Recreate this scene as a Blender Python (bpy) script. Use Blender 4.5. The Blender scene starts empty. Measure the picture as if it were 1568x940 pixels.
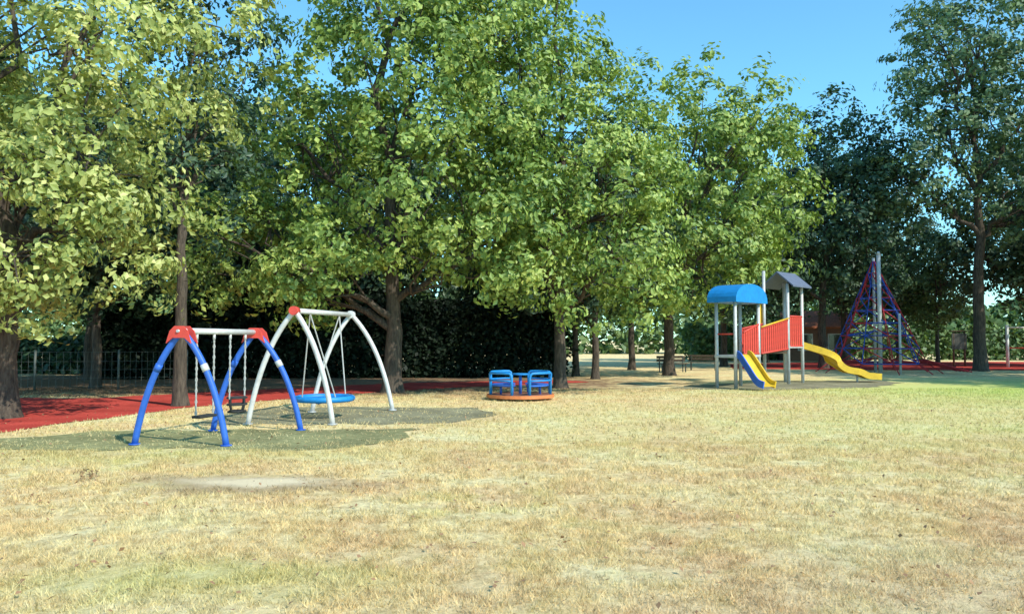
import bpy, math, random
import numpy as np
from mathutils import Vector, Euler, noise as mnoise
random.seed(7); rng=np.random.default_rng(7)
S=bpy.context.scene; COL=S.collection

# ------------------------------------------------------------ materials
def newmat(name):
    m=bpy.data.materials.new(name); m.use_nodes=True
    nt=m.node_tree; nt.nodes.clear()
    out=nt.nodes.new('ShaderNodeOutputMaterial'); return m,nt,out
def ramp(nt,stops,interp='LINEAR'):
    r=nt.nodes.new('ShaderNodeValToRGB'); cr=r.color_ramp; cr.interpolation=interp
    while len(cr.elements)<len(stops): cr.elements.new(0.5)
    for e,(p,c) in zip(cr.elements,stops):
        e.position=p; e.color=(c[0],c[1],c[2],1) if not isinstance(c,(int,float)) else (c,c,c,1)
    return r
def noise_n(nt,vec,scale,detail=4,rough=0.55):
    n=nt.nodes.new('ShaderNodeTexNoise'); n.inputs['Scale'].default_value=scale
    n.inputs['Detail'].default_value=detail; n.inputs['Roughness'].default_value=rough
    if vec is not None: nt.links.new(vec,n.inputs['Vector'])
    return n
def mixc(nt,fac,a,b,mode='MIX'):
    m=nt.nodes.new('ShaderNodeMix'); m.data_type='RGBA'; m.blend_type=mode
    for i,v in ((0,fac),(6,a),(7,b)):
        if isinstance(v,(int,float)): m.inputs[i].default_value=v
        elif isinstance(v,tuple): m.inputs[i].default_value=(v[0],v[1],v[2],1)
        else: nt.links.new(v,m.inputs[i])
    return m.outputs[2]
def mth(nt,op,a,b=None,clamp=False):
    m=nt.nodes.new('ShaderNodeMath'); m.operation=op; m.use_clamp=clamp
    for i,v in ((0,a),(1,b)):
        if v is None: continue
        if isinstance(v,(int,float)): m.inputs[i].default_value=v
        else: nt.links.new(v,m.inputs[i])
    return m.outputs[0]
def paint(name,c,rough=0.45,metal=0.0,var=0.25,scale=6):
    m,nt,out=newmat(name); b=nt.nodes.new('ShaderNodeBsdfPrincipled')
    tc=nt.nodes.new('ShaderNodeTexCoord')
    n=noise_n(nt,tc.outputs['Object'],scale,6,0.65)
    r=ramp(nt,[(0.3,tuple(x*(1-var) for x in c)),(0.65,c)])
    nt.links.new(n.outputs[0],r.inputs[0]); nt.links.new(r.outputs[0],b.inputs['Base Color'])
    b.inputs['Roughness'].default_value=rough; b.inputs['Metallic'].default_value=metal
    nt.links.new(b.outputs[0],out.inputs[0]); return m
M_blue=paint('blue_paint',(0.03,0.14,0.60),0.5); M_lblue=paint('light_blue_plastic',(0.01,0.25,0.66),0.5)
M_red=paint('red_plastic',(0.68,0.065,0.045),0.55); M_yel=paint('yellow_plastic',(0.80,0.50,0.03),0.45)
M_steel=paint('galvanised_steel',(0.68,0.67,0.66),0.5,0.05); M_grey=paint('grey_steel',(0.55,0.56,0.57),0.5,0.1)
M_slate=paint('grey_roof',(0.13,0.16,0.24),0.6); M_chain=paint('chain_steel',(0.5,0.49,0.47),0.5,0.2)
M_orange=paint('orange_rim',(0.72,0.22,0.07),0.6); M_dark=paint('dark_rubber',(0.03,0.03,0.03),0.8)
M_wood=paint('weathered_wood',(0.10,0.07,0.045),0.85,0,0.5,12)
M_ropeR=paint('red_rope',(0.46,0.03,0.045),0.9); M_ropeB=paint('blue_rope',(0.03,0.08,0.40),0.9)
M_darksteel=paint('dark_fence_steel',(0.05,0.055,0.05),0.6); M_fence=paint('green_fence_steel',(0.10,0.12,0.11),0.6)
M_wall=paint('rendered_wall',(0.34,0.24,0.17),0.9); M_tile=paint('terracotta_tile',(0.46,0.15,0.07),0.85,0,0.5,9)
M_glass=paint('window_glass',(0.03,0.04,0.05),0.1); M_white=paint('white_paint',(0.78,0.78,0.76),0.5)

def bark(name,c1,c2):
    m,nt,out=newmat(name); b=nt.nodes.new('ShaderNodeBsdfPrincipled')
    tc=nt.nodes.new('ShaderNodeTexCoord'); mp=nt.nodes.new('ShaderNodeMapping')
    mp.inputs['Scale'].default_value=(7,7,1.3); nt.links.new(tc.outputs['Object'],mp.inputs[0])
    n=noise_n(nt,mp.outputs[0],2.2,8,0.7); r=ramp(nt,[(0.35,c1),(0.65,c2)])
    nt.links.new(n.outputs[0],r.inputs[0]); nt.links.new(r.outputs[0],b.inputs['Base Color'])
    bp=nt.nodes.new('ShaderNodeBump'); bp.inputs['Strength'].default_value=0.9; bp.inputs['Distance'].default_value=0.05
    nt.links.new(n.outputs[0],bp.inputs['Height']); nt.links.new(bp.outputs[0],b.inputs['Normal'])
    b.inputs['Roughness'].default_value=0.95; nt.links.new(b.outputs[0],out.inputs[0]); return m
M_bark=bark('bark',(0.03,0.022,0.018),(0.13,0.10,0.075))

def leafmat(name,cd,cm,cl,trans=0.24,gloss=0.03):
    m,nt,out=newmat(name); g=nt.nodes.new('ShaderNodeNewGeometry')
    r=ramp(nt,[(0.0,cd),(0.5,cm),(1.0,cl)])
    n=noise_n(nt,g.outputs['Position'],0.55,3)
    v=mth(nt,'ADD',mth(nt,'MULTIPLY',g.outputs['Random Per Island'],0.6),mth(nt,'MULTIPLY',mth(nt,'SUBTRACT',n.outputs[0],0.28),1.0),True)
    nt.links.new(v,r.inputs[0])
    d=nt.nodes.new('ShaderNodeBsdfDiffuse'); t=nt.nodes.new('ShaderNodeBsdfTranslucent'); gl=nt.nodes.new('ShaderNodeBsdfGlossy')
    gl.inputs['Roughness'].default_value=0.5; gl.inputs['Color'].default_value=(0.9,0.95,1,1)
    nt.links.new(r.outputs[0],d.inputs[0])
    tcol=mixc(nt,1.0,r.outputs[0],(1.0,1.1,0.45),'MULTIPLY'); nt.links.new(tcol,t.inputs[0])
    m1=nt.nodes.new('ShaderNodeMixShader'); m1.inputs[0].default_value=trans
    nt.links.new(d.outputs[0],m1.inputs[1]); nt.links.new(t.outputs[0],m1.inputs[2])
    m2=nt.nodes.new('ShaderNodeMixShader'); m2.inputs[0].default_value=gloss
    nt.links.new(m1.outputs[0],m2.inputs[1]); nt.links.new(gl.outputs[0],m2.inputs[2])
    nt.links.new(m2.outputs[0],out.inputs[0]); return m
L_left=leafmat('leaves_dry',(0.09,0.12,0.03),(0.36,0.41,0.11),(0.68,0.66,0.27))
L_mid=leafmat('leaves_green',(0.04,0.09,0.025),(0.22,0.32,0.065),(0.54,0.60,0.17))
L_deep=leafmat('leaves_deep',(0.015,0.035,0.027),(0.045,0.095,0.05),(0.13,0.20,0.09))
L_dist=leafmat('leaves_distant',(0.05,0.10,0.04),(0.12,0.20,0.07),(0.26,0.34,0.12))
L_shade_hedge=leafmat('leaves_shade_hedge',(0.006,0.011,0.008),(0.011,0.021,0.012),(0.025,0.04,0.02),0.1,0.01)  # leaf colours near black, deep shade painted into them

def lawn_color(nt):
    g=nt.nodes.new('ShaderNodeNewGeometry'); P=g.outputs['Position']
    n1=noise_n(nt,P,0.5,6,0.6); n2=noise_n(nt,P,6,7,0.75); n3=noise_n(nt,P,0.22,5,0.6); n4=noise_n(nt,P,1.6,5,0.6)
    straw=ramp(nt,[(0.35,(0.89,0.65,0.37)),(0.5,(0.95,0.75,0.40)),(0.64,(0.96,0.84,0.49))])
    nt.links.new(n1.outputs[0],straw.inputs[0])
    f=ramp(nt,[(0.36,(0.62,0.58,0.53)),(0.58,(1.05,1.05,1.05))]); nt.links.new(n2.outputs[0],f.inputs[0])
    c=mixc(nt,1.0,straw.outputs[0],f.outputs[0],'MULTIPLY')
    gm=ramp(nt,[(0.50,0.0),(0.70,0.5)]); nt.links.new(n4.outputs[0],gm.inputs[0])
    gm2=ramp(nt,[(0.44,0.0),(0.58,1.0)]); nt.links.new(n3.outputs[0],gm2.inputs[0])
    c=mixc(nt,mth(nt,'MULTIPLY',gm.outputs[0],gm2.outputs[0]),c,(0.66,0.64,0.22))
    sep=nt.nodes.new('ShaderNodeSeparateXYZ'); nt.links.new(P,sep.inputs[0])
    def ell(cx,cy,rx,ry,lo,hi,nz=0.5):
        dx=mth(nt,'DIVIDE',mth(nt,'SUBTRACT',sep.outputs[0],cx),rx); dy=mth(nt,'DIVIDE',mth(nt,'SUBTRACT',sep.outputs[1],cy),ry)
        d=mth(nt,'SQRT',mth(nt,'ADD',mth(nt,'MULTIPLY',dx,dx),mth(nt,'MULTIPLY',dy,dy)))
        d=mth(nt,'ADD',d,mth(nt,'MULTIPLY',mth(nt,'SUBTRACT',n4.outputs[0],0.5),nz*2))
        mr=nt.nodes.new('ShaderNodeMapRange'); mr.inputs[1].default_value=lo; mr.inputs[2].default_value=hi
        mr.inputs[3].default_value=1; mr.inputs[4].default_value=0; nt.links.new(d,mr.inputs[0]); return mr.outputs[0]
    c=mixc(nt,mth(nt,'MULTIPLY',ell(20,26,13,8.5,0.3,1.2),0.9),c,(0.58,0.66,0.19))
    c=mixc(nt,mth(nt,'MULTIPLY',ell(11,16,12,5,0.3,1.3),0.30),c,(0.62,0.66,0.22))
    c=mixc(nt,mth(nt,'MULTIPLY',ell(12.5,14.5,4,1.0,0.4,1.2),0.5),c,(0.54,0.60,0.17))
    c=mixc(nt,mth(nt,'MULTIPLY',ell(-7,11.6,7,1.3,0.4,1.1),0.35),c,(0.58,0.57,0.22))
    c=mixc(nt,mth(nt,'MULTIPLY',ell(-2.2,5.6,1.6,0.5,0.3,1.2,0.9),0.35),c,(0.50,0.54,0.14))
    c=mixc(nt,mth(nt,'MULTIPLY',ell(5,4.8,5,2.0,0.4,1.2),0.4),c,(0.74,0.53,0.36))
    c=mixc(nt,mth(nt,'MULTIPLY',ell(-3.25,9.2,1.45,0.65,0.6,1.15,1.0),0.75),c,(0.45,0.33,0.20))
    c=mixc(nt,mth(nt,'MULTIPLY',ell(-3.1,9.35,1.0,0.36,0.4,1.1,0.8),0.9),c,(0.95,0.78,0.52))
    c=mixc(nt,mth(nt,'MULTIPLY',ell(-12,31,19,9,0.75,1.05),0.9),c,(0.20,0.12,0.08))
    return c
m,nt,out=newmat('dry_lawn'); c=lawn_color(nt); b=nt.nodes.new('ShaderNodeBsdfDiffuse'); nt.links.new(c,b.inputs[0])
tc=nt.nodes.new('ShaderNodeNewGeometry'); nb=noise_n(nt,tc.outputs['Position'],22,6,0.75)
bp=nt.nodes.new('ShaderNodeBump'); bp.inputs['Strength'].default_value=1; bp.inputs['Distance'].default_value=0.04
nt.links.new(nb.outputs[0],bp.inputs['Height']); nt.links.new(bp.outputs[0],b.inputs['Normal']); nt.links.new(b.outputs[0],out.inputs[0]); M_lawn=m
m,nt,out=newmat('grass_blade'); c=lawn_color(nt); g=nt.nodes.new('ShaderNodeNewGeometry')
r=ramp(nt,[(0,0.6),(0.5,1.0),(1,1.06)]); nt.links.new(g.outputs['Random Per Island'],r.inputs[0]); c=mixc(nt,1.0,c,r.outputs[0],'MULTIPLY')
d=nt.nodes.new('ShaderNodeBsdfDiffuse'); t=nt.nodes.new('ShaderNodeBsdfTranslucent'); nt.links.new(c,d.inputs[0]); nt.links.new(c,t.inputs[0])
ms=nt.nodes.new('ShaderNodeMixShader'); ms.inputs[0].default_value=0.4; nt.links.new(d.outputs[0],ms.inputs[1]); nt.links.new(t.outputs[0],ms.inputs[2]); nt.links.new(ms.outputs[0],out.inputs[0]); M_blade=m
def surfmat(name,c1,c2,sc,dist=0.02):
    m,nt,out=newmat(name); g=nt.nodes.new('ShaderNodeNewGeometry'); n=noise_n(nt,g.outputs['Position'],sc,7,0.7); n2=noise_n(nt,g.outputs['Position'],1.0,4)
    r=ramp(nt,[(0.35,c1),(0.65,c2)]); nt.links.new(n.outputs[0],r.inputs[0]); f=ramp(nt,[(0.3,0.7),(0.7,1.15)]); nt.links.new(n2.outputs[0],f.inputs[0])
    c=mixc(nt,1.0,r.outputs[0],f.outputs[0],'MULTIPLY'); b=nt.nodes.new('ShaderNodeBsdfDiffuse'); nt.links.new(c,b.inputs[0])
    bp=nt.nodes.new('ShaderNodeBump'); bp.inputs['Distance'].default_value=dist; nt.links.new(n.outputs[0],bp.inputs['Height']); nt.links.new(bp.outputs[0],b.inputs['Normal'])
    nt.links.new(b.outputs[0],out.inputs[0]); return m
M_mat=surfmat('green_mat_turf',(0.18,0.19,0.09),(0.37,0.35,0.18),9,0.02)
M_mat_shade=surfmat('grey_green_mat_shade',(0.20,0.19,0.12),(0.37,0.34,0.22),9,0.02)  # second mat, and also the painted shade at the tower
M_rub=surfmat('red_rubber_surface',(0.42,0.045,0.04),(0.62,0.11,0.085),30,0.005)

# ------------------------------------------------------------ mesh helpers
def quadmesh(name,V,F,mats,mi=None,smooth=None):
    me=bpy.data.meshes.new(name); V=np.asarray(V,dtype=np.float32); F=np.asarray(F,dtype=np.int32)
    me.vertices.add(len(V)); me.vertices.foreach_set('co',V.ravel())
    k=F.shape[1]; me.loops.add(F.size); me.loops.foreach_set('vertex_index',F.ravel())
    me.polygons.add(len(F)); me.polygons.foreach_set('loop_start',np.arange(0,F.size,k,dtype=np.int32))
    try: me.polygons.foreach_set('loop_total',np.full(len(F),k,dtype=np.int32))
    except Exception: pass
    for mm in mats: me.materials.append(mm)
    if mi is not None: me.polygons.foreach_set('material_index',np.asarray(mi,dtype=np.int32))
    if smooth is not None: me.polygons.foreach_set('use_smooth',smooth)
    me.update(calc_edges=True); return me
def obj(name,me,parent=None,loc=None):
    o=bpy.data.objects.new(name,me); COL.objects.link(o)
    if parent: o.parent=parent
    if loc: o.location=loc
    return o
def empty(name,loc=(0,0,0),rz=0):
    e=bpy.data.objects.new(name,None); e.empty_display_size=0.3; e.location=loc; e.rotation_euler=(0,0,rz); COL.objects.link(e); return e
def tubearr(pts,rads,n=8):
    pts=[Vector(p) for p in pts]; V=[];F=[]
    up=None
    for i,p in enumerate(pts):
        a=pts[max(0,i-1)]; b=pts[min(len(pts)-1,i+1)]; t=(b-a).normalized()
        if up is None: up=t.orthogonal().normalized()
        up=(up-t*up.dot(t)).normalized(); s=t.cross(up)
        for k in range(n):
            an=2*math.pi*k/n; V.append(p+(up*math.cos(an)+s*math.sin(an))*rads[i])
    for i in range(len(pts)-1):
        for k in range(n):
            F.append((i*n+k,i*n+(k+1)%n,(i+1)*n+(k+1)%n,(i+1)*n+k))
    return [tuple(v) for v in V],F
def tube(name,pts,r,mat,parent,n=10):
    rads=r if isinstance(r,(list,tuple)) else [r]*len(pts)
    V,F=tubearr(pts,rads,n); m=len(pts)
    F=list(F); F.append(tuple(reversed(range(n)))); F.append(tuple((m-1)*n+k for k in range(n)))
    me=bpy.data.meshes.new(name); me.from_pydata(V,[],F); me.materials.append(mat)
    for p in me.polygons: p.use_smooth=len(p.vertices)==4
    return obj(name,me,parent)
def multitube(name,segs,r,mat,parent,n=6):
    V=[];F=[]
    for pts in segs:
        v,f=tubearr(pts,[r]*len(pts),n); o=len(V); V+=v; F+=[tuple(i+o for i in q) for q in f]
    me=bpy.data.meshes.new(name); me.from_pydata(V,[],F); me.materials.append(mat)
    for p in me.polygons: p.use_smooth=True
    return obj(name,me,parent)
def box(name,c,s,mat,parent,rz=0,bev=0.01,rx=0,ry=0):
    x,y,z=[k/2 for k in s]
    V=[(i*x,j*y,k*z) for i in(-1,1) for j in(-1,1) for k in(-1,1)]
    F=[(0,1,3,2),(4,6,7,5),(0,4,5,1),(2,3,7,6),(0,2,6,4),(1,5,7,3)]
    me=bpy.data.meshes.new(name); me.from_pydata(V,[],F); me.materials.append(mat)
    o=obj(name,me,parent,c); o.rotation_euler=(rx,ry,rz)
    if bev:
        b=o.modifiers.new('b','BEVEL'); b.width=bev; b.segments=2
    return o
def prism(name,prof,e0,e1,mat,parent):
    n=len(prof); V=[tuple(Vector(p)+Vector(e0)) for p in prof]+[tuple(Vector(p)+Vector(e1)) for p in prof]
    F=[tuple(range(n)),tuple(reversed(range(n,2*n)))]+[(i,(i+1)%n+0,(i+1)%n+n,i+n) for i in range(n)]
    me=bpy.data.meshes.new(name); me.from_pydata(V,[],F); me.materials.append(mat)
    me.update(); return obj(name,me,parent)
def bez(a,b,c,n=14):
    a,b,c=Vector(a),Vector(b),Vector(c)
    return [a*(1-t)**2+b*2*t*(1-t)+c*t*t for t in [i/n for i in range(n+1)]]

# ------------------------------------------------------------ leaves & trees
def leaves(C,N,size):
    n=len(C); N=N/np.linalg.norm(N,axis=1,keepdims=True)
    R=rng.normal(size=(n,3)); T=np.cross(N,R); T/=np.linalg.norm(T,axis=1,keepdims=True)+1e-9; B=np.cross(N,T)
    s=(size*rng.uniform(0.6,1.25,n))[:,None]
    V=np.empty((n,4,3)); V[:,0]=C-T*s*0.5; V[:,1]=C+B*s*0.3+N*s*0.08; V[:,2]=C+T*s*0.5; V[:,3]=C-B*s*0.3+N*s*0.08
    F=np.arange(n*4).reshape(n,4); return V.reshape(-1,3),F
def clumps(lobes,density,fill,seed,hole=0.30,nscale=0.5):
    r=np.random.default_rng(seed); P=[];NN=[]
    for (c,rad) in lobes:
        c=np.array(c); rad=np.array(rad if hasattr(rad,'__len__') else (rad,)*3,dtype=float)
        area=4*math.pi*((rad[0]*rad[1])**1.6/3+(rad[0]*rad[2])**1.6/3+(rad[1]*rad[2])**1.6/3)**(1/1.6)
        n=int(area*density); d=r.normal(size=(n,3)); d/=np.linalg.norm(d,axis=1,keepdims=True)
        rr=np.where(r.random(n)<fill,r.uniform(0.45,0.85,n),r.uniform(0.78,1.14,n))
        for i in range(n):
            bump=mnoise.noise(Vector(d[i])*2.8+Vector((seed,c[0],c[1])))
            p=c+d[i]*rad*rr[i]*(1+0.36*bump)
            if p[2]<1.9: continue
            h=mnoise.noise(Vector(p)*nscale+Vector((seed*3.1,0,0)))+0.6*mnoise.noise(Vector(p)*1.1+Vector((seed*1.7,5,0)))
            if h< -hole and rr[i]>0.6: continue
            inside=False
            for (c2,r2) in lobes:
                c2=np.array(c2); r2=np.array(r2 if hasattr(r2,'__len__') else (r2,)*3,dtype=float)
                if np.allclose(c2,c): continue
                if np.linalg.norm((p-c2)/r2)<0.72: inside=True;break
            if inside and r.random()<0.7: continue
            P.append(p); NN.append(d[i])
    return np.array(P),np.array(NN)
def tree_mesh(name,h_split,r0,lobes,leafm,leaf,density,perclump,crad,seed,fill=0.3,hole=0.19,lean=(0,0)):
    r=np.random.default_rng(seed)
    P,N=clumps(lobes,density,fill,seed,hole)
    k=perclump; m=len(P)
    ax=r.normal(size=(m,3))*0.5+N*0.7; ax[:,2]-=0.1; ax/=np.linalg.norm(ax,axis=1,keepdims=True)
    off=r.normal(size=(m,k,3)); off/=np.linalg.norm(off,axis=2,keepdims=True); off*=(r.random((m,k,1))**0.5)*crad*r.uniform(0.5,1.35,(m,1,1))
    al=(off*ax[:,None,:]).sum(2,keepdims=True); off+=ax[:,None,:]*al*0.7
    off[:,:,2]*=0.75
    C=(P[:,None,:]+off).reshape(-1,3)
    nn=(off/crad*1.2+N[:,None,:]*0.6+np.array([0,0,0.4])+r.normal(size=(m,k,3))*0.3).reshape(-1,3)
    LV,LF=leaves(C,nn,leaf)
    WV=[];WF=[]
    def add(pts,rads,n):
        v,f=tubearr(pts,rads,n); o=len(WV); WV.extend(v); WF.extend([tuple(i+o for i in q) for q in f])
    top=max(l[0][2] for l in lobes); hz=h_split
    def wob(a,b,n,amp):
        a=Vector(a);b=Vector(b); out=[]
        for i in range(n+1):
            t=i/n; p=a.lerp(b,t)
            w=Vector(r.normal(size=3))*amp*math.sin(math.pi*t); out.append(p+w)
        return out
    tr=wob((0,0,0),(lean[0],lean[1],hz),6,0.04)
    add([Vector((0,0,-0.15))]+[Vector((tr[0].x,tr[0].y,0.12))]+tr[1:],[r0*1.7,r0*1.25]+[r0*(1.05-0.3*i/6) for i in range(1,7)],12)
    ctr=Vector(np.mean([l[0] for l in lobes],axis=0)); ctr.z=top
    lead=wob(tr[-1],ctr,7,0.25); add(lead,[r0*0.75*(1-0.85*i/7) for i in range(8)],9)
    for (c,rad) in lobes:
        rr=rad if not hasattr(rad,'__len__') else sum(rad)/3
        z=max(0,min(4,int((c[2]-hz)*0.35))); st=lead[z]*0.999 if c[2]>hz+2 else tr[4+int(r.integers(0,2))]
        b=wob(st,c,6,0.25); r1=r0*0.45
        add(b,[r1*(1-0.7*i/6) for i in range(7)],7)
        near=[p for p in P[r.permutation(len(P))[:400]] if np.linalg.norm(p-np.array(c))<rr*1.15][:12]
        for p in near:
            s=b[int(r.integers(2,7))]; q=wob(s,p,4,0.18); add(q,[r1*0.33*(1-0.8*i/4) for i in range(5)],5)
    WV=np.array([tuple(v) for v in WV]); WF=np.array(WF)
    V=np.vstack([WV,LV]); F=np.vstack([WF,LF+len(WV)])
    mi=np.concatenate([np.zeros(len(WF)),np.ones(len(LF))]); sm=np.concatenate([np.ones(len(WF),bool),np.zeros(len(LF),bool)])
    return quadmesh(name,V,F,[M_bark,leafm],mi,sm)
def rel(base,lobes): return [((c[0]-base[0],c[1]-base[1],c[2]),r) for c,r in lobes]
def tree(base,*a,**k):
    lob=rel(base,a[2]); me=tree_mesh('broadleaf_tree',a[0],a[1],lob,*a[3:],**k)
    return obj('broadleaf_tree',me,None,(base[0],base[1],0))

tree((-11.0,16.9),2.6,0.24,[((-10.7,17,4.7),(3.3,3,2.7)),((-9.5,17.3,9),(3.7,3.6,3.3)),((-13.4,16,5.3),3.4),((-9.0,16.2,6.2),(2.2,2.2,2.6)),((-10.3,15.2,3.7),(2.5,1.8,1.8)),((-13,17,10),3.6)],L_left,0.17,2.2,48,0.40,11)
tree((-8.5,19.9),3.2,0.17,[((-8.9,20.6,7.0),(2.1,2,2.6)),((-8.3,20.8,10.3),(1.8,2.2,1.9))],L_deep,0.19,1.5,40,0.48,12)
tree((-3.85,25.0),2.9,0.30,[((-3.0,25.2,10.8),(4.9,4.6,4.4)),((-3.0,24.2,6.4),(4.6,3.8,2.9)),((-8.3,24.2,4.6),(2.9,2.4,2.0)),((-7.0,25.6,8.2),(2.1,2.6,2.0)),((-0.6,23.9,5.0),(2.9,2.4,2.2)),((-6.0,23.4,3.8),(2.4,1.8,1.5)),((-3,25.5,14.5),(4,4,3))],L_mid,0.21,1.95,46,0.46,13)
tree((1.7,27.3),3.2,0.22,[((0.2,25.8,9.8),(3.4,3.8,4.0)),((1.9,25,7.0),(3.2,3,3.2)),((3.2,24.2,4.3),(2.3,2.1,2.3)),((1.0,24,5.0),(2.4,2.2,2.0)),((-0.6,26.5,13.2),(2.8,3,2.5)),((3.6,24.6,6.8),(1.7,1.6,1.7))],L_mid,0.20,2.1,44,0.44,14)
tree((7.5,37),3.5,0.26,[((9.0,35.6,9.6),(4.1,4,4.2)),((6.4,36,11.0),(3.0,3,3.2)),((11.4,36,8.5),(2.8,2.8,3.4)),((8.6,34,5.6),(3.2,2.6,2.4)),((5.6,34.5,6.0),(3.0,2.6,3)),((11.0,36,11.8),(2.0,2,2.0))],L_mid,0.26,1.7,40,0.52,15)
tree((18.5,46),4,0.26,[((18.9,46,12.5),(2.6,2.6,4.2)),((17.6,46,8),(3.6,3,3.5)),((20.5,45,8.0),(3.2,3,4)),((14,45,6.6),(3.4,3,3.6)),((21.5,45,12),(1.8,2,2.6))],L_deep,0.30,1.3,38,0.66,16)
tree((25.4,42),5.5,0.33,[((25.6,42,17.8),(3.9,3.8,4.4)),((24.0,42,13.2),(3.4,3.2,2.8)),((28.6,42,14.5),(3.6,3.4,3.6)),((22.3,42.5,10.4),(2.7,2.5,2.3)),((27.6,41.5,9.3),(3.2,2.8,2.2)),((23.2,41,17.4),(2.4,2.4,2.4)),((30.5,43,10),(3.2,3,3))],leafmat('leaves_bluegreen',(0.03,0.06,0.04),(0.10,0.17,0.08),(0.26,0.34,0.15)),0.28,1.35,36,0.60,17)
gA=tree_mesh('shade_tree_mesh',3.4,0.2,[((0,0,8.0),(3.7,3.5,3.6)),((2.3,0.6,5.8),(2.5,2.4,2.3)),((-2.2,-0.5,6.2),(2.6,2.4,2.3)),((0.6,-1.4,5.4),(2.5,2.2,2)),((-0.6,0.3,11),(2.5,2.5,2.5))],L_deep,0.30,1.4,38,0.62,21)
gB=tree_mesh('shade_tree_mesh_b',3.0,0.16,[((0,0,6.0),(2.7,2.6,2.9)),((0.9,0.5,8.6),(2.0,2,2.2)),((-1.2,-0.3,4.6),(2.0,1.8,1.5))],L_dist,0.28,1.3,34,0.6,22)
gen=[(gA,-18,33,1.0),(gA,-12.5,36,1.05),(gA,-22,28,1.1),(gA,-6.5,38,1.0),(gA,-0.5,39,1.0),(gA,3.6,33.5,0.8),(gB,3.0,36.5,1.0),(gA,13.4,49,1.1),(gA,-27,38,1.2),
     (gB,6.8,44,1.2),(gA,24,56,1.15),(gA,19,58,1.0),(gB,30.5,55.5,0.9),(gA,33.5,50,1.15),(gA,38,47,1.2),(gA,-14.5,27,0.85),(gA,30,60,1.0),(gA,-17,45,1.2),(gA,-9,47,1.3),
     (gA,27.5,31,1.2),(gA,26,26,0.85),(gA,33,36,1.2)]
for i,(g_,x,y,s) in enumerate(gen):
    o=obj('shade_tree',g_,None,(x,y,0)); o.rotation_euler=(0,0,i*1.9); o.scale=(s,s,s*(0.95+0.1*((i*7)%3)/2))

def belt(name,pts,h,depth,leaf,mat,n):
    C=[];
    for i in range(n):
        t=rng.random()*(len(pts)-1); k=min(int(t),len(pts)-2); f=t-k
        x=pts[k][0]*(1-f)+pts[k+1][0]*f; y=pts[k][1]*(1-f)+pts[k+1][1]*f
        hh=h*(0.75+0.5*mnoise.noise(Vector((x*0.11,y*0.11,3.3)))+0.25*mnoise.noise(Vector((x*0.5,y*0.5,7))))
        z=hh*(1-rng.random()**1.6); w=depth*math.sqrt(max(0.05,1-(z/hh)**2))
        C.append((x+rng.normal()*0.3,y+rng.uniform(-1,1)*w,z))
    C=np.array(C); N=rng.normal(size=(len(C),3))*0.7+np.array([0,-0.5,0.5])
    V,F=leaves(C,N,leaf); return obj(name,quadmesh(name,V,F,[mat]))
belt('distant_trees',[(-110,70),(-60,85),(0,95),(60,95),(130,80)],10,5,1.0,L_dist,60000)
belt('shade_hedge',[(-18,34),(-8,35),(2.2,35.5)],4.6,0.9,0.26,L_shade_hedge,55000)  # hedge belt kept near-black to stand in for deep shade behind the trees
belt('shrubs',[(14,62),(26,68),(44,64),(60,62)],3.2,1.5,0.45,L_dist,22000)
belt('shrubs',[(-44,42),(-30,41),(-17,38)],2.6,1.4,0.4,L_deep,14000)

# ------------------------------------------------------------ ground
me=bpy.data.meshes.new('lawn'); me.from_pydata([(-700,-60,0),(700,-60,0),(700,900,0),(-700,900,0)],[],[(0,1,2,3)]); me.materials.append(M_lawn); obj('lawn',me)
def sheet(name,poly,z,mat,jit=0.12):
    pts=[]; n=len(poly)
    for i in range(n):
        a=Vector(poly[i]);b=Vector(poly[(i+1)%n]); L=(b-a).length; k=max(2,int(L/0.2))
        for j in range(k):
            p=a.lerp(b,j/k); w=Vector((mnoise.noise(Vector((p.x*1.3,p.y*1.3,1))),mnoise.noise(Vector((p.x*1.3,p.y*1.3,9)))))*jit*2
            w+=Vector((mnoise.noise(Vector((p.x*6,p.y*6,2))),mnoise.noise(Vector((p.x*6,p.y*6,5)))))*jit*0.8; pts.append((p.x+w.x,p.y+w.y,z))
    me=bpy.data.meshes.new(name); me.from_pydata(pts,[],[tuple(range(len(pts)))]); me.materials.append(mat); obj(name,me)
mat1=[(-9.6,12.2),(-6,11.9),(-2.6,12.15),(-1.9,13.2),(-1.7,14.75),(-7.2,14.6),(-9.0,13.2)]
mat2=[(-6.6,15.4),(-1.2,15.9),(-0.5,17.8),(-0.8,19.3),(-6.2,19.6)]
tower_shade=[(5.6,26.6),(9,26.2),(12.5,27.6),(15.6,30.6),(15.0,32.4),(11,31.8),(6.4,28.6)]  # outline of the tower's shade, laid on the lawn as a darker sheet
red1=[(-30,9.5),(-9.4,13.6),(-9.0,16.1),(-8.0,19.6),(-5.0,24.2),(-2.0,27.5),(3,31),(2,32.6),(-4,30.5),(-9,26),(-12,22.6),(-30,22.0)]
red2=[(13,45.5),(20,43.2),(30,42.8),(60,44),(60,60),(24,59),(15,54)]
sheet('mat_and_shade_sheet',mat1,0.008,M_mat,0.22); sheet('mat_and_shade_sheet',mat2,0.008,M_mat_shade,0.22); sheet('mat_and_shade_sheet',tower_shade,0.008,M_mat_shade,0.25)  # first two sheets are mats, the third is painted tower shade
sheet('red_rubber_path',red1,0.012,M_rub); sheet('red_rubber_playground',red2,0.012,M_rub)

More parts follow.
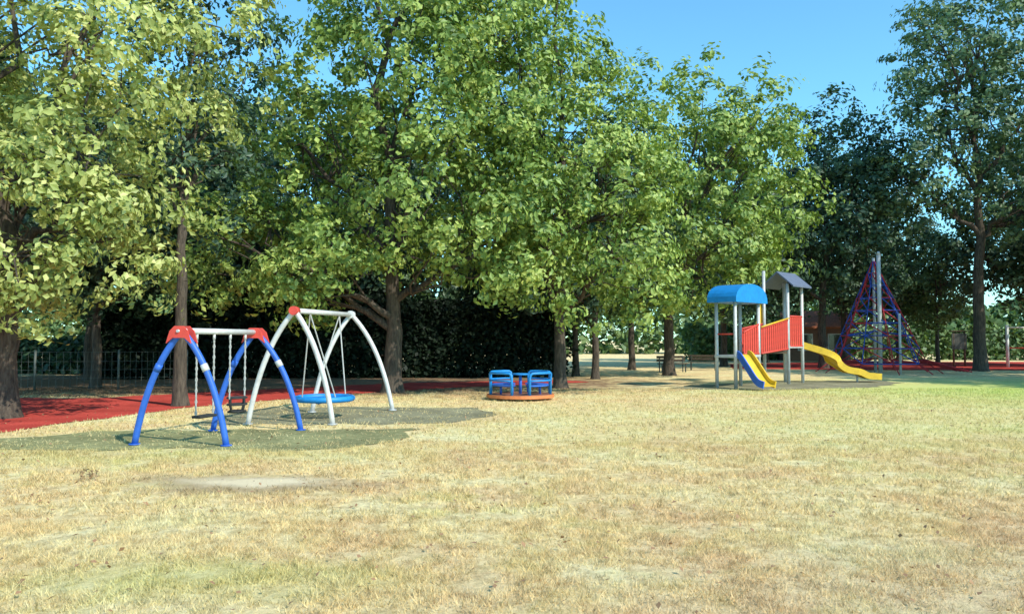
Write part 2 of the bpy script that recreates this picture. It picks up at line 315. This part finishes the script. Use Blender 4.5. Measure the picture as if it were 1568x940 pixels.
def inpoly(x,y,poly):
    c=np.zeros(len(x),bool); n=len(poly)
    for i in range(n):
        x1,y1=poly[i];x2,y2=poly[(i+1)%n]
        cond=((y1>y)!=(y2>y)); xi=(x2-x1)*(y-y1)/((y2-y1)+1e-12)+x1; c^=cond&(x<xi)
    return c
def grass(y0,y1,n,h,w):
    y=rng.uniform(y0,y1,n*2); x=rng.uniform(-1,1,n*2)*(0.72*y1+1.5); k=np.abs(x)<0.72*y+1.5; x=x[k][:n];y=y[k][:n]
    nz=np.array([mnoise.noise(Vector((a*2.2,b*2.2,0)))+0.7*mnoise.noise(Vector((a*7,b*7,4))) for a,b in zip(x,y)])
    k=(nz>rng.uniform(-0.7,0.2,len(x)))
    inm=inpoly(x,y,mat1)|inpoly(x,y,mat2)|inpoly(x,y,tower_shade)
    k&=~(inm&((nz<0.0)|(rng.random(len(x))<0.45)))&~inpoly(x,y,red1)
    k&=(((x+3.1)/1.0)**2+((y-9.3)/0.4)**2>1+nz*2.0)
    x=x[k];y=y[k];nz=nz[k]; inm=inm[k]; m=len(x); hh=h*rng.uniform(0.4,1.2,m)*(1+0.7*nz)*np.where(inm,0.7,1.0); an=rng.uniform(0,2*math.pi,m); lean=rng.uniform(0.2,1.3,m)*hh; la=rng.uniform(0,2*math.pi,m)
    V=np.zeros((m,3,3)); dx=np.cos(an)*w/2; dy=np.sin(an)*w/2
    V[:,0]=np.stack([x-dx,y-dy,np.zeros(m)],1); V[:,1]=np.stack([x+dx,y+dy,np.zeros(m)],1)
    V[:,2]=np.stack([x+np.cos(la)*lean,y+np.sin(la)*lean,hh],1); return V
G=np.concatenate([grass(3.2,7.5,130000,0.046,0.008),grass(7.5,13,110000,0.052,0.013),grass(13,27,100000,0.056,0.022)])
V=G.reshape(-1,3); F=np.arange(len(V)).reshape(-1,3); obj('dry_grass',quadmesh('dry_grass',V,F,[M_blade]))
C=rng.normal(size=(80,3))*np.array([0.07,0.06,0.04])+np.array([-5.15,9.45,0.05]); V_,F_=leaves(C,rng.normal(size=(80,3)),0.05)
obj('dry_weed',quadmesh('dry_weed',V_,F_,[paint('dry_weed_brown',(0.34,0.22,0.11),0.9)]))
n=900; yy=rng.uniform(4,20,n); xx=rng.uniform(-.75,.75,n)*yy; C=np.stack([xx,yy,np.full(n,0.04)],1); V_,F_=leaves(C,rng.normal(size=(n,3))*0.4+np.array([0,0,1]),0.055)
obj('fallen_leaves',quadmesh('fallen_leaves',V_,F_,[paint('dead_leaf',(0.36,0.20,0.10),0.8)]))

# ------------------------------------------------------------ two-bay swing (blue)
def leg(par,ap,ft,rad,mat,name,collar=None):
    ctl=(ap[0]*(1-0.72)+ft[0]*0.72, ap[1]*(1-0.72)+ft[1]*0.72, ap[2]*0.68+ft[2]*0.32)
    pts=bez(ap,ctl,ft,16); tube(name,pts,rad,mat,par,12)
    if collar: tube(name+'_collar',[pts[6],pts[7]],rad*1.12,collar,par,12)
sw=empty('swing_set')
A=(-5.31,12.45,1.84); B=(-4.82,14.55,1.84)
for nm,ap,f1,f2 in(('a',A,(-6.09,12.55,0),(-4.55,12.4,0)),('b',B,(-5.56,14.45,0),(-3.95,14.55,0))):
    leg(sw,ap,f1,0.052,M_blue,'leg_'+nm+'1',collar=M_blue); leg(sw,ap,f2,0.052,M_blue,'leg_'+nm+'2',collar=M_steel)
    for f in (f1,f2): tube('foot_plate',[(f[0],f[1],0.012),(f[0],f[1],0.03)],0.09,M_blue,sw)
    d=Vector((f2[0]-f1[0],f2[1]-f1[1],0)).normalized()
    for s in(-0.07,0.07):
        bd=(Vector(B)-Vector(A)).normalized()*s; c=Vector(ap)
        prof=[c+d*-0.21+Vector((0,0,-0.2)),c+d*-0.15+Vector((0,0,0.0)),c+d*-0.07+Vector((0,0,0.08)),c+d*0.07+Vector((0,0,0.08)),c+d*0.15,c+d*0.21+Vector((0,0,-0.2)),c+d*0.1+Vector((0,0,-0.11)),c+d*-0.1+Vector((0,0,-0.11))]
        prism('joint_plate',prof,bd,bd*1.35,M_red,sw)
    tube('bolt',[c-(Vector(B)-Vector(A)).normalized()*0.12,c+(Vector(B)-Vector(A)).normalized()*0.12],0.025,M_grey,sw)
tube('beam',[A,B],0.05,M_steel,sw)
def chainlinks(a,b,r=0.013,nm='chain',par=None):
    a=Vector(a);b=Vector(b); n=max(4,int((b-a).length/0.09)); segs=[]
    for i in range(n):
        p=a.lerp(b,i/n);q=a.lerp(b,(i+1)/n); m_=(p+q)/2; o=Vector((0.012,0,0)) if i%2 else Vector((0,0.012,0))
        segs.append([p,m_+o,q]); segs.append([p,m_-o,q])
    multitube(nm,segs,r*0.75,M_chain,par,5)
bd=(Vector(B)-Vector(A))
for k,(t0,t1,kind) in enumerate(((0.18,0.40,'flat'),(0.62,0.84,'cradle'))):
    p0=Vector(A)+bd*t0;p1=Vector(A)+bd*t1; zs=0.42
    for p in(p0,p1):
        tube('hanger',[p+Vector((0,0,-0.04)),p+Vector((0,0,-0.14))],0.022,M_steel,sw)
        chainlinks(p+Vector((0,0,-0.12)),(p.x,p.y,zs+0.03+(0.2 if kind=='cradle' else 0)),0.017,'chain',sw)
    mid=(p0+p1)/2; rz=math.atan2(bd.y,bd.x)
    if kind=='flat': box('seat',(mid.x,mid.y,zs),(0.46,0.18,0.045),M_dark,sw,rz,0.015)
    else:
        segs=[]
        for z,rx_,ry_ in((zs+0.24,0.20,0.15),(zs+0.12,0.20,0.15),(zs,0.16,0.12)):
            ring=[]
            for i in range(17):
                a=2*math.pi*i/16; l=Vector((math.cos(a)*rx_,math.sin(a)*ry_,0)); l.rotate(Euler((0,0,rz))); ring.append(Vector((mid.x,mid.y,z))+l)
            segs.append(ring)
        for i in range(0,16,4): segs.append([segs[0][i],segs[1][i],segs[2][i]])
        multitube('cradle',segs,0.018,M_dark,sw,7); box('seat',(mid.x,mid.y,zs-0.01),(0.28,0.22,0.04),M_dark,sw,rz,0.012)

# ------------------------------------------------------------ basket swing (steel)
bs=empty('basket_swing')
A=(-4.36,15.5,2.28); B=(-3.86,18.55,2.30)
for nm,ap,f1,f2 in(('a',A,(-5.27,15.5,0),(-3.56,15.45,0)),('b',B,(-4.66,18.1,0),(-2.86,18.6,0))):
    leg(bs,ap,f1,0.052,M_steel,'leg_'+nm+'1'); leg(bs,ap,f2,0.052,M_steel,'leg_'+nm+'2')
    for f in(f1,f2): tube('foot_plate',[(f[0],f[1],0.012),(f[0],f[1],0.035)],0.10,M_grey,bs)
    tube('joint',[Vector(ap)+Vector((0,-0.12,0.0)),Vector(ap)+Vector((0,0.12,0.0))],0.09,M_red if nm=='a' else M_steel,bs)
tube('beam',[A,B],0.052,M_steel,bs)
cx,cy,cz=-4.11,17.0,0.42
ring=[(cx+0.60*math.cos(a),cy+0.60*math.sin(a),cz) for a in [2*math.pi*i/32 for i in range(33)]]
tube('basket_ring',ring,0.065,M_lblue,bs,10)
segs=[]
for i in range(-5,6):
    o=i*0.1; l=math.sqrt(max(0,0.58**2-o*o))
    segs.append([(cx+o,cy-l,cz),(cx+o,cy,cz-0.08),(cx+o,cy+l,cz)]); segs.append([(cx-l,cy+o,cz),(cx,cy+o,cz-0.08),(cx+l,cy+o,cz)])
multitube('basket_net',segs,0.014,M_blue,bs)
for t in(0.24,0.76):
    p=Vector(A).lerp(Vector(B),t)
    for sx in(-1,1):
        a=math.atan2((-1 if t<0.5 else 1)*0.8,sx*0.6); q=(cx+0.6*math.cos(a),cy+0.6*math.sin(a),cz+0.03)
        multitube('rope',[[(p.x,p.y,p.z-0.04),q]],0.016,M_chain,bs)

# ------------------------------------------------------------ merry-go-round
mg=empty('merry_go_round',(0.24,22.2,0),0.0)
def disc(name,r,z0,z1,mat,par,n=40):
    V=[(r*math.cos(2*math.pi*i/n),r*math.sin(2*math.pi*i/n),z) for z in(z0,z1) for i in range(n)]
    F=[tuple(reversed(range(n))),tuple(range(n,2*n))]+[(i,(i+1)%n,(i+1)%n+n,i+n) for i in range(n)]
    me=bpy.data.meshes.new(name); me.from_pydata(V,[],F); me.materials.append(mat); return obj(name,me,par)
disc('platform_rim',0.97,0.07,0.155,M_orange,mg); disc('platform_top',0.92,0.10,0.163,paint('platform_plate',(0.35,0.15,0.09)),mg); disc('hub_base',0.25,0.0,0.07,M_grey,mg)
tube('centre_post',[(0,0,0.16),(0,0,0.72)],0.045,M_blue,mg); 
disc('centre_wheel',0.24,0.70,0.74,M_lblue,mg,24)
for k in range(4):
    a0=2*math.pi*k/4-math.pi/4; hw=0.50
    def pp(a,r,z): return (r*math.cos(a),r*math.sin(a),z)
    pts=[pp(a0-hw,0.88,0.16),pp(a0-hw,0.89,0.64),pp(a0-hw*0.95,0.9,0.73),pp(a0-hw*0.84,0.9,0.765)]+[pp(a0+hw*t,0.9,0.77) for t in(-0.5,-0.25,0,0.25,0.5)]+[pp(a0+hw*0.84,0.9,0.765),pp(a0+hw*0.95,0.9,0.73),pp(a0+hw,0.89,0.64),pp(a0+hw,0.88,0.16)]
    tube('back_frame',pts,0.038,M_lblue,mg)
    tube('back_rail',[pp(a0+hw*t,0.9,0.56) for t in(-1,-0.5,0,0.5,1)],0.028,M_lblue,mg)
    V=[];F=[]
    for i in range(7):
        a=a0-hw+2*hw*i/6
        V+=[pp(a,0.52,0.40),pp(a,0.84,0.40),pp(a,0.84,0.44),pp(a,0.52,0.44)]
    for i in range(6):
        for j in range(4): F.append((i*4+j,i*4+(j+1)%4,i*4+4+(j+1)%4,i*4+4+j))
    F+=[(0,1,2,3),(27,26,25,24)]
    me=bpy.data.meshes.new('seat'); me.from_pydata(V,[],F); me.materials.append(M_blue); obj('seat',me,mg)
    for sgn in(-0.8,0.8): tube('seat_leg',[pp(a0+hw*sgn,0.60,0.16),pp(a0+hw*sgn,0.60,0.40)],0.03,M_blue,mg)
# ------------------------------------------------------------ play tower
pt=empty('play_tower_with_slides')
O=Vector((7.72,26.75,0)); u=Vector((0.70,0.714,0)).normalized(); v=Vector((-u.y,u.x,0)); W=0.72
def Q(s,t,z): 
    p=O+u*s+v*t; return (p.x,p.y,z)
rz=math.atan2(u.y,u.x)
for nm,s,t,h in(('f1',0,0,3.05),('b1',0,W,3.05),('f2',1.7,0,3.05),('b2',1.7,W,3.05),('f3',4.1,0,3.85),('b3',3.6,W,4.35),('f4',5.35,0,3.85),('b4',5.35,W,4.2)):
    tube('post_'+nm,[Q(s,t,0),Q(s,t,h)],0.062,M_grey if nm!='f4' else M_steel,pt,12)
def ubox(name,s,t,z,ls,lt,lz,mat,bev=0.01): return box(name,Q(s,t,z),(ls,lt,lz),mat,pt,rz,bev)
ubox('platform_low',0.85,W/2,1.12,1.85,W+0.1,0.09,M_grey); ubox('bridge',2.95,W/2,1.22,2.4,W-0.05,0.08,M_wood); ubox('platform_high',4.75,W/2,1.42,1.3,W+0.1,0.09,M_grey)
n=16; r_o=[];
for i in range(n+1):
    a=math.pi*i/n; r_o.append((0.87-1.16*math.cos(a),0.66*math.sin(a)**0.75 if 0<i<n else 0))
prof=[Vector((u.x*s,u.y*s,3.0+z)) for s,z in r_o]
prism('barrel_roof',prof,O+v*(-0.2),O+v*(W+0.2),M_lblue,pt)
def slab(name,c4,th,mat):
    V=[tuple(p) for p in c4]+[(p[0],p[1],p[2]+th) for p in c4]
    me=bpy.data.meshes.new(name); me.from_pydata(V,[],[(3,2,1,0),(4,5,6,7),(0,1,5,4),(1,2,6,5),(2,3,7,6),(3,0,4,7)]); me.materials.append(mat); obj(name,me,pt)
slab('pitched_roof_a',[Q(3.95,-0.3,3.72),Q(5.6,-0.3,3.72),Q(5.6,W/2,4.28),Q(3.95,W/2,4.28)],0.06,M_slate)
slab('pitched_roof_b',[Q(3.95,W/2+0.003,4.28),Q(5.6,W/2+0.003,4.28),Q(5.6,W+0.3,3.72),Q(3.95,W+0.3,3.72)],0.06,M_slate)
def panel(s0,s1,t,z0,z1,zz0=None,zz1=None,nm='panel'):
    zz0=z0 if zz0 is None else zz0; zz1=z1 if zz1 is None else zz1
    k=max(3,int((s1-s0)/0.16)); 
    for i in range(k):
        f=(i+0.5)/k; a=z0*(1-f)+zz0*f; b=z1*(1-f)+zz1*f
        ubox(nm+'_slat',s0+(s1-s0)*f,t,(a+b)/2,(s1-s0)/k*0.72,0.025,b-a-0.06,M_red,0.006)
    for w0,w1 in((z0,zz0),(z1,zz1)):
        tube(nm+'_rail',[Q(s0,t-0.0,w0),Q(s1,t,w1)],0.035,M_red,pt,8)
panel(0.5,1.65,-0.03,1.2,1.95,1.2,2.25); panel(1.8,4.02,-0.03,1.2,2.1,1.35,2.45); panel(4.18,5.28,-0.03,1.45,2.6)
panel(1.85,3.5,W+0.03,1.25,2.1,1.35,2.3)
tube('side_rail',[Q(0,0.05,1.9),Q(0,W-0.05,1.9)],0.03,M_red,pt)
prism('yellow_gable',[Vector(Q(3.15,W+0.09,2.3)),Vector(Q(3.95,W+0.09,2.3)),Vector(Q(3.55,W+0.09,3.1))],(0,0,0),tuple(v*0.03),M_yel,pt)
tube('yellow_rail',[Q(1.8,-0.07,2.16),Q(4.02,-0.07,2.52)],0.03,M_yel,pt)
def slide(name,path,w,side,bed,sidem):
    path=[Vector(p) for p in path]; m=len(path)
    for nm,prof,mat in(('bed',[(-w/2,0),(w/2,0),(w/2,0.035),(-w/2,0.035)],bed),('side_l',[(-w/2-0.05,-0.06),(-w/2-0.002,-0.06),(-w/2-0.002,side),(-w/2-0.05,side)],sidem[0]),('side_r',[(w/2+0.002,-0.06),(w/2+0.05,-0.06),(w/2+0.05,side),(w/2+0.002,side)],sidem[1])):
        V=[];F=[]
        for i,p in enumerate(path):
            t=(path[min(i+1,m-1)]-path[max(i-1,0)]); h=Vector((t.x,t.y,0)).normalized(); sd=Vector((h.y,-h.x,0)); up=sd.cross(t.normalized()); 
            if up.z<0: up=-up
            for a,b in prof: V.append(tuple(p+sd*a+up*b))
        for i in range(m-1):
            for j in range(4): F.append((i*4+j,i*4+(j+1)%4,(i+1)*4+(j+1)%4,(i+1)*4+j))
        F+=[(0,1,2,3),((m-1)*4+3,(m-1)*4+2,(m-1)*4+1,(m-1)*4)]
        me=bpy.data.meshes.new(name+'_'+nm); me.from_pydata(V,[],F); me.materials.append(mat)
        obj(name+'_'+nm,me,pt)
def smooth(pts,k=6):
    pts=[Vector(p) for p in pts]; out=[]
    for i in range(len(pts)-1):
        p0=pts[max(i-1,0)];p1=pts[i];p2=pts[i+1];p3=pts[min(i+2,len(pts)-1)]
        for j in range(k):
            t=j/k; out.append(0.5*((2*p1)+(p2-p0)*t+(2*p0-5*p1+4*p2-p3)*t*t+(3*p1-p0-3*p2+p3)*t**3))
    out.append(pts[-1]); return out
slide('small_slide',smooth([(7.98,26.92,1.16),(8.05,26.75,1.10),(8.22,26.35,0.66),(8.38,25.98,0.26),(8.52,25.68,0.15)]),0.46,0.17,M_yel,(M_yel,M_blue))
slide('long_slide',smooth([Q(5.3,W/2,1.48),Q(5.7,W/2,1.46)]+[(12.5,30.9,1.12),(12.9,31.0,0.74),(13.3,31.0,0.46),(13.8,31.0,0.36),(14.15,31.0,0.21),(14.65,31.0,0.17)]),0.5,0.19,M_yel,(M_yel,M_yel))
tube('slide_support',[(13.8,31.0,0),(13.8,31.0,0.30)],0.04,M_grey,pt)
for s in (-0.25,0.25): tube('slide_hoop',[Q(5.42,W/2+s*1.2,1.45),Q(5.42,W/2+s*1.2,2.2)],0.03,M_yel,pt)
tube('slide_hoop_top',[Q(5.42,W/2-0.3,2.2),Q(5.42,W/2+0.3,2.2)],0.03,M_yel,pt)

# ------------------------------------------------------------ rope pyramid
rp=empty('rope_climbing_pyramid',(18.95,40.2,0))
tube('mast',[(-0.4,-1.2,0),(-0.4,-1.2,6.0)],0.10,M_grey,rp,14); tube('mast_cap',[(-0.4,-1.2,6.0),(-0.4,-1.2,6.15)],[0.12,0.05],M_grey,rp)
TOP=Vector((-0.1,0,5.9)); nR=10; R=2.3; segR=[];segB=[]
tube('inner_mast',[(-0.1,0,0),(-0.1,0,5.95)],0.07,M_grey,rp)
def pr(k,f): 
    a=2*math.pi*k/nR+0.2; return Vector((R*math.cos(a)*f-0.1*(1-f),R*math.sin(a)*f,5.9*(1-f)+0.5*f))
lev=[0.14,0.26,0.38,0.5,0.62,0.74,0.86,1.0]
for k in range(nR):
    (segR if k%2 else segB).append([TOP,pr(k,1)])
    for i,f in enumerate(lev):
        (segR if (i+k)%3==0 else segB).append([pr(k,f),pr(k+1,f)])
        if i: (segR if (i+k)%2 else segB).append([pr(k,lev[i-1]),pr(k+1,f)])
        if f>0.5 and i%2: (segB if i%4==1 else segR).append([pr(k,f),Vector((-0.1,0,pr(k,f).z+0.25))])
multitube('red_ropes',segR,0.028,M_ropeR,rp,5); multitube('blue_ropes',segB,0.028,M_ropeB,rp,5)
for k in range(nR):
    a=2*math.pi*k/nR+0.2; tube('anchor_cable',[pr(k,1),(3.0*math.cos(a),3.0*math.sin(a),0.0)],0.026,M_ropeR,rp,6)
for x,y,h in((0.3,-1.8,3.0),(0.7,-1.0,2.6)): tube('side_post',[(x,y,0),(x,y,h)],0.06,M_grey,rp)
segs=[]
for i in range(7):
    segs.append([(1.4+i*0.35,-2.2,0.7-0.08*i),(1.4+i*0.35,-0.9,0.65-0.08*i)])
for j in range(5): segs.append([(1.4,-2.2+j*0.32,0.7),(3.6,-2.2+j*0.32,0.12)])
multitube('rope_ramp',segs,0.03,M_ropeR,rp,5)

# ------------------------------------------------------------ fence, house, board, bench
fn=empty('wire_fence'); 
fp=[(-24,24.8),(-21,25.2),(-18.5,25.6),(-16,26),(-13.5,26.6),(-11.5,27.4)]
for p in fp: tube('post',[(p[0],p[1],0),(p[0],p[1],1.35)],0.04,M_fence,fn)
segs=[]
for a,b in zip(fp[:-1],fp[1:]):
    for z in(0.12,0.4,0.68,0.96,1.28): segs.append([(a[0],a[1],z),(b[0],b[1],z)])
    for i in range(12):
        f=i/12; segs.append([(a[0]*(1-f)+b[0]*f,a[1]*(1-f)+b[1]*f,0.08),(a[0]*(1-f)+b[0]*f,a[1]*(1-f)+b[1]*f,1.28)])
multitube('wires',segs,0.006,M_fence,fn,4)
def house(loc,w,d,h,rh,rz,name='brick_house',wall=M_wall):
    e=empty(name,loc,rz)
    box('walls',(0,0,h/2),(w,d,h),wall,e,0,0)
    for s in(-1,1):
        V=[(-w/2-0.4,s*(d/2+0.5),h-0.15),(w/2+0.4,s*(d/2+0.5),h-0.15),(w/2+0.4,s*0.002,h+rh),(-w/2-0.4,s*0.002,h+rh)]; V+=[(a,b,c+0.15) for a,b,c in V]
        me=bpy.data.meshes.new('roof'); me.from_pydata(V,[],[(0,1,2,3),(4,5,6,7),(0,1,5,4),(1,2,6,5),(2,3,7,6),(3,0,4,7)]); me.materials.append(M_tile); obj('roof_slope',me,e)
    for s in(-1,1):
        prism('gable',[Vector((s*(w/2-0.06),-d/2,h)),Vector((s*(w/2-0.06),d/2,h)),Vector((s*(w/2-0.06),0,h+rh-0.03))],(0,0,0),(0.05*s,0,0),wall,e)
    nx=max(2,int(w/3))
    for i in range(nx):
        x=-w/2+w*(i+0.5)/nx
        for z in([1.5,4.2] if h>4.5 else [1.5]):
            box('window_frame',(x,-d/2-0.02,z),(1.15,0.06,1.35),M_white,e,0,0); box('window_pane',(x,-d/2-0.06,z),(0.95,0.04,1.15),M_glass,e,0,0)
    box('door',(w/2-0.8,-d/2-0.04,1.05),(0.9,0.08,2.1),M_wood,e,0,0)
    return e
house((-15.5,56,0),14,9,5.4,2.4,0.1); house((24.5,63,0),4.6,4,2.7,1.2,-0.1,'brick_shed',paint('brown_brick',(0.26,0.14,0.10),0.9))
ib=empty('notice_board',(28.3,49,0))
for x in(-0.35,0.35): tube('post',[(x,0,0),(x,0,2.2)],0.06,M_wood,ib)
box('board',(0,-0.02,1.6),(0.95,0.06,1.0),M_darksteel,ib); box('cap',(0,0,2.25),(1.1,0.3,0.06),M_wood,ib)
def bench(loc,rz):
    e=empty('park_bench',loc,rz)
    for i in range(3): box('seat_slat',(0,-0.16+i*0.15,0.45),(1.6,0.12,0.04),M_wood,e)
    for i in range(2): box('back_slat',(0,0.24,0.62+i*0.17),(1.6,0.035,0.13),M_wood,e)
    for x in(-0.65,0.65):
        box('leg_front',(x,-0.15,0.22),(0.06,0.06,0.42),M_darksteel,e); box('leg_back',(x,0.20,0.42),(0.06,0.035,0.84),M_darksteel,e)
bench((8.4,40.5,0),0.2); bench((10.6,43,0),-0.3)
gy=empty('outdoor_gym_frame',(31.5,47.5,0))
for x in(-1.1,1.1): tube('upright',[(x,0,0),(x,0,2.6)],0.09,M_steel,gy)
tube('top_bar',[(-1.1,0,2.45),(1.1,0,2.45)],0.04,M_steel,gy); tube('low_bar',[(-1.1,0,1.2),(1.1,0,1.2)],0.04,M_red,gy)

# ------------------------------------------------------------ light, sky, camera
el=math.radians(41); az=math.radians(131)
ts=Vector((math.sin(az)*math.cos(el),math.cos(az)*math.cos(el),math.sin(el)))
sd=bpy.data.lights.new('sun','SUN'); sd.energy=5; sd.angle=math.radians(0.5); sd.color=(1.0,0.94,0.79)
so=bpy.data.objects.new('sun',sd); so.rotation_euler=ts.to_track_quat('Z','Y').to_euler(); so.location=(20,-20,40); COL.objects.link(so)
w=bpy.data.worlds.new('World'); S.world=w; w.use_nodes=True; nt=w.node_tree; nt.nodes.clear()
sk=nt.nodes.new('ShaderNodeTexSky'); sk.sky_type='NISHITA'; sk.sun_disc=False; sk.sun_elevation=el; sk.sun_rotation=az; sk.air_density=1.0; sk.dust_density=0.2; sk.ozone_density=1.0
c=mixc(nt,1.0,sk.outputs[0],(1.1,2.0,2.15),'MULTIPLY')
bg=nt.nodes.new('ShaderNodeBackground'); bg.inputs[1].default_value=0.13; o=nt.nodes.new('ShaderNodeOutputWorld')
nt.links.new(c,bg.inputs[0]); nt.links.new(bg.outputs[0],o.inputs[0])
cd=bpy.data.cameras.new('camera'); cd.lens=27.18; cd.sensor_width=36; cd.clip_end=3000; cd.clip_start=0.1
co=bpy.data.objects.new('camera',cd); co.location=(0,0,1.7); co.rotation_euler=(math.radians(92.42),0,0); COL.objects.link(co); S.camera=co
S.view_settings.view_transform='Standard'; S.view_settings.look='None'; S.view_settings.exposure=0
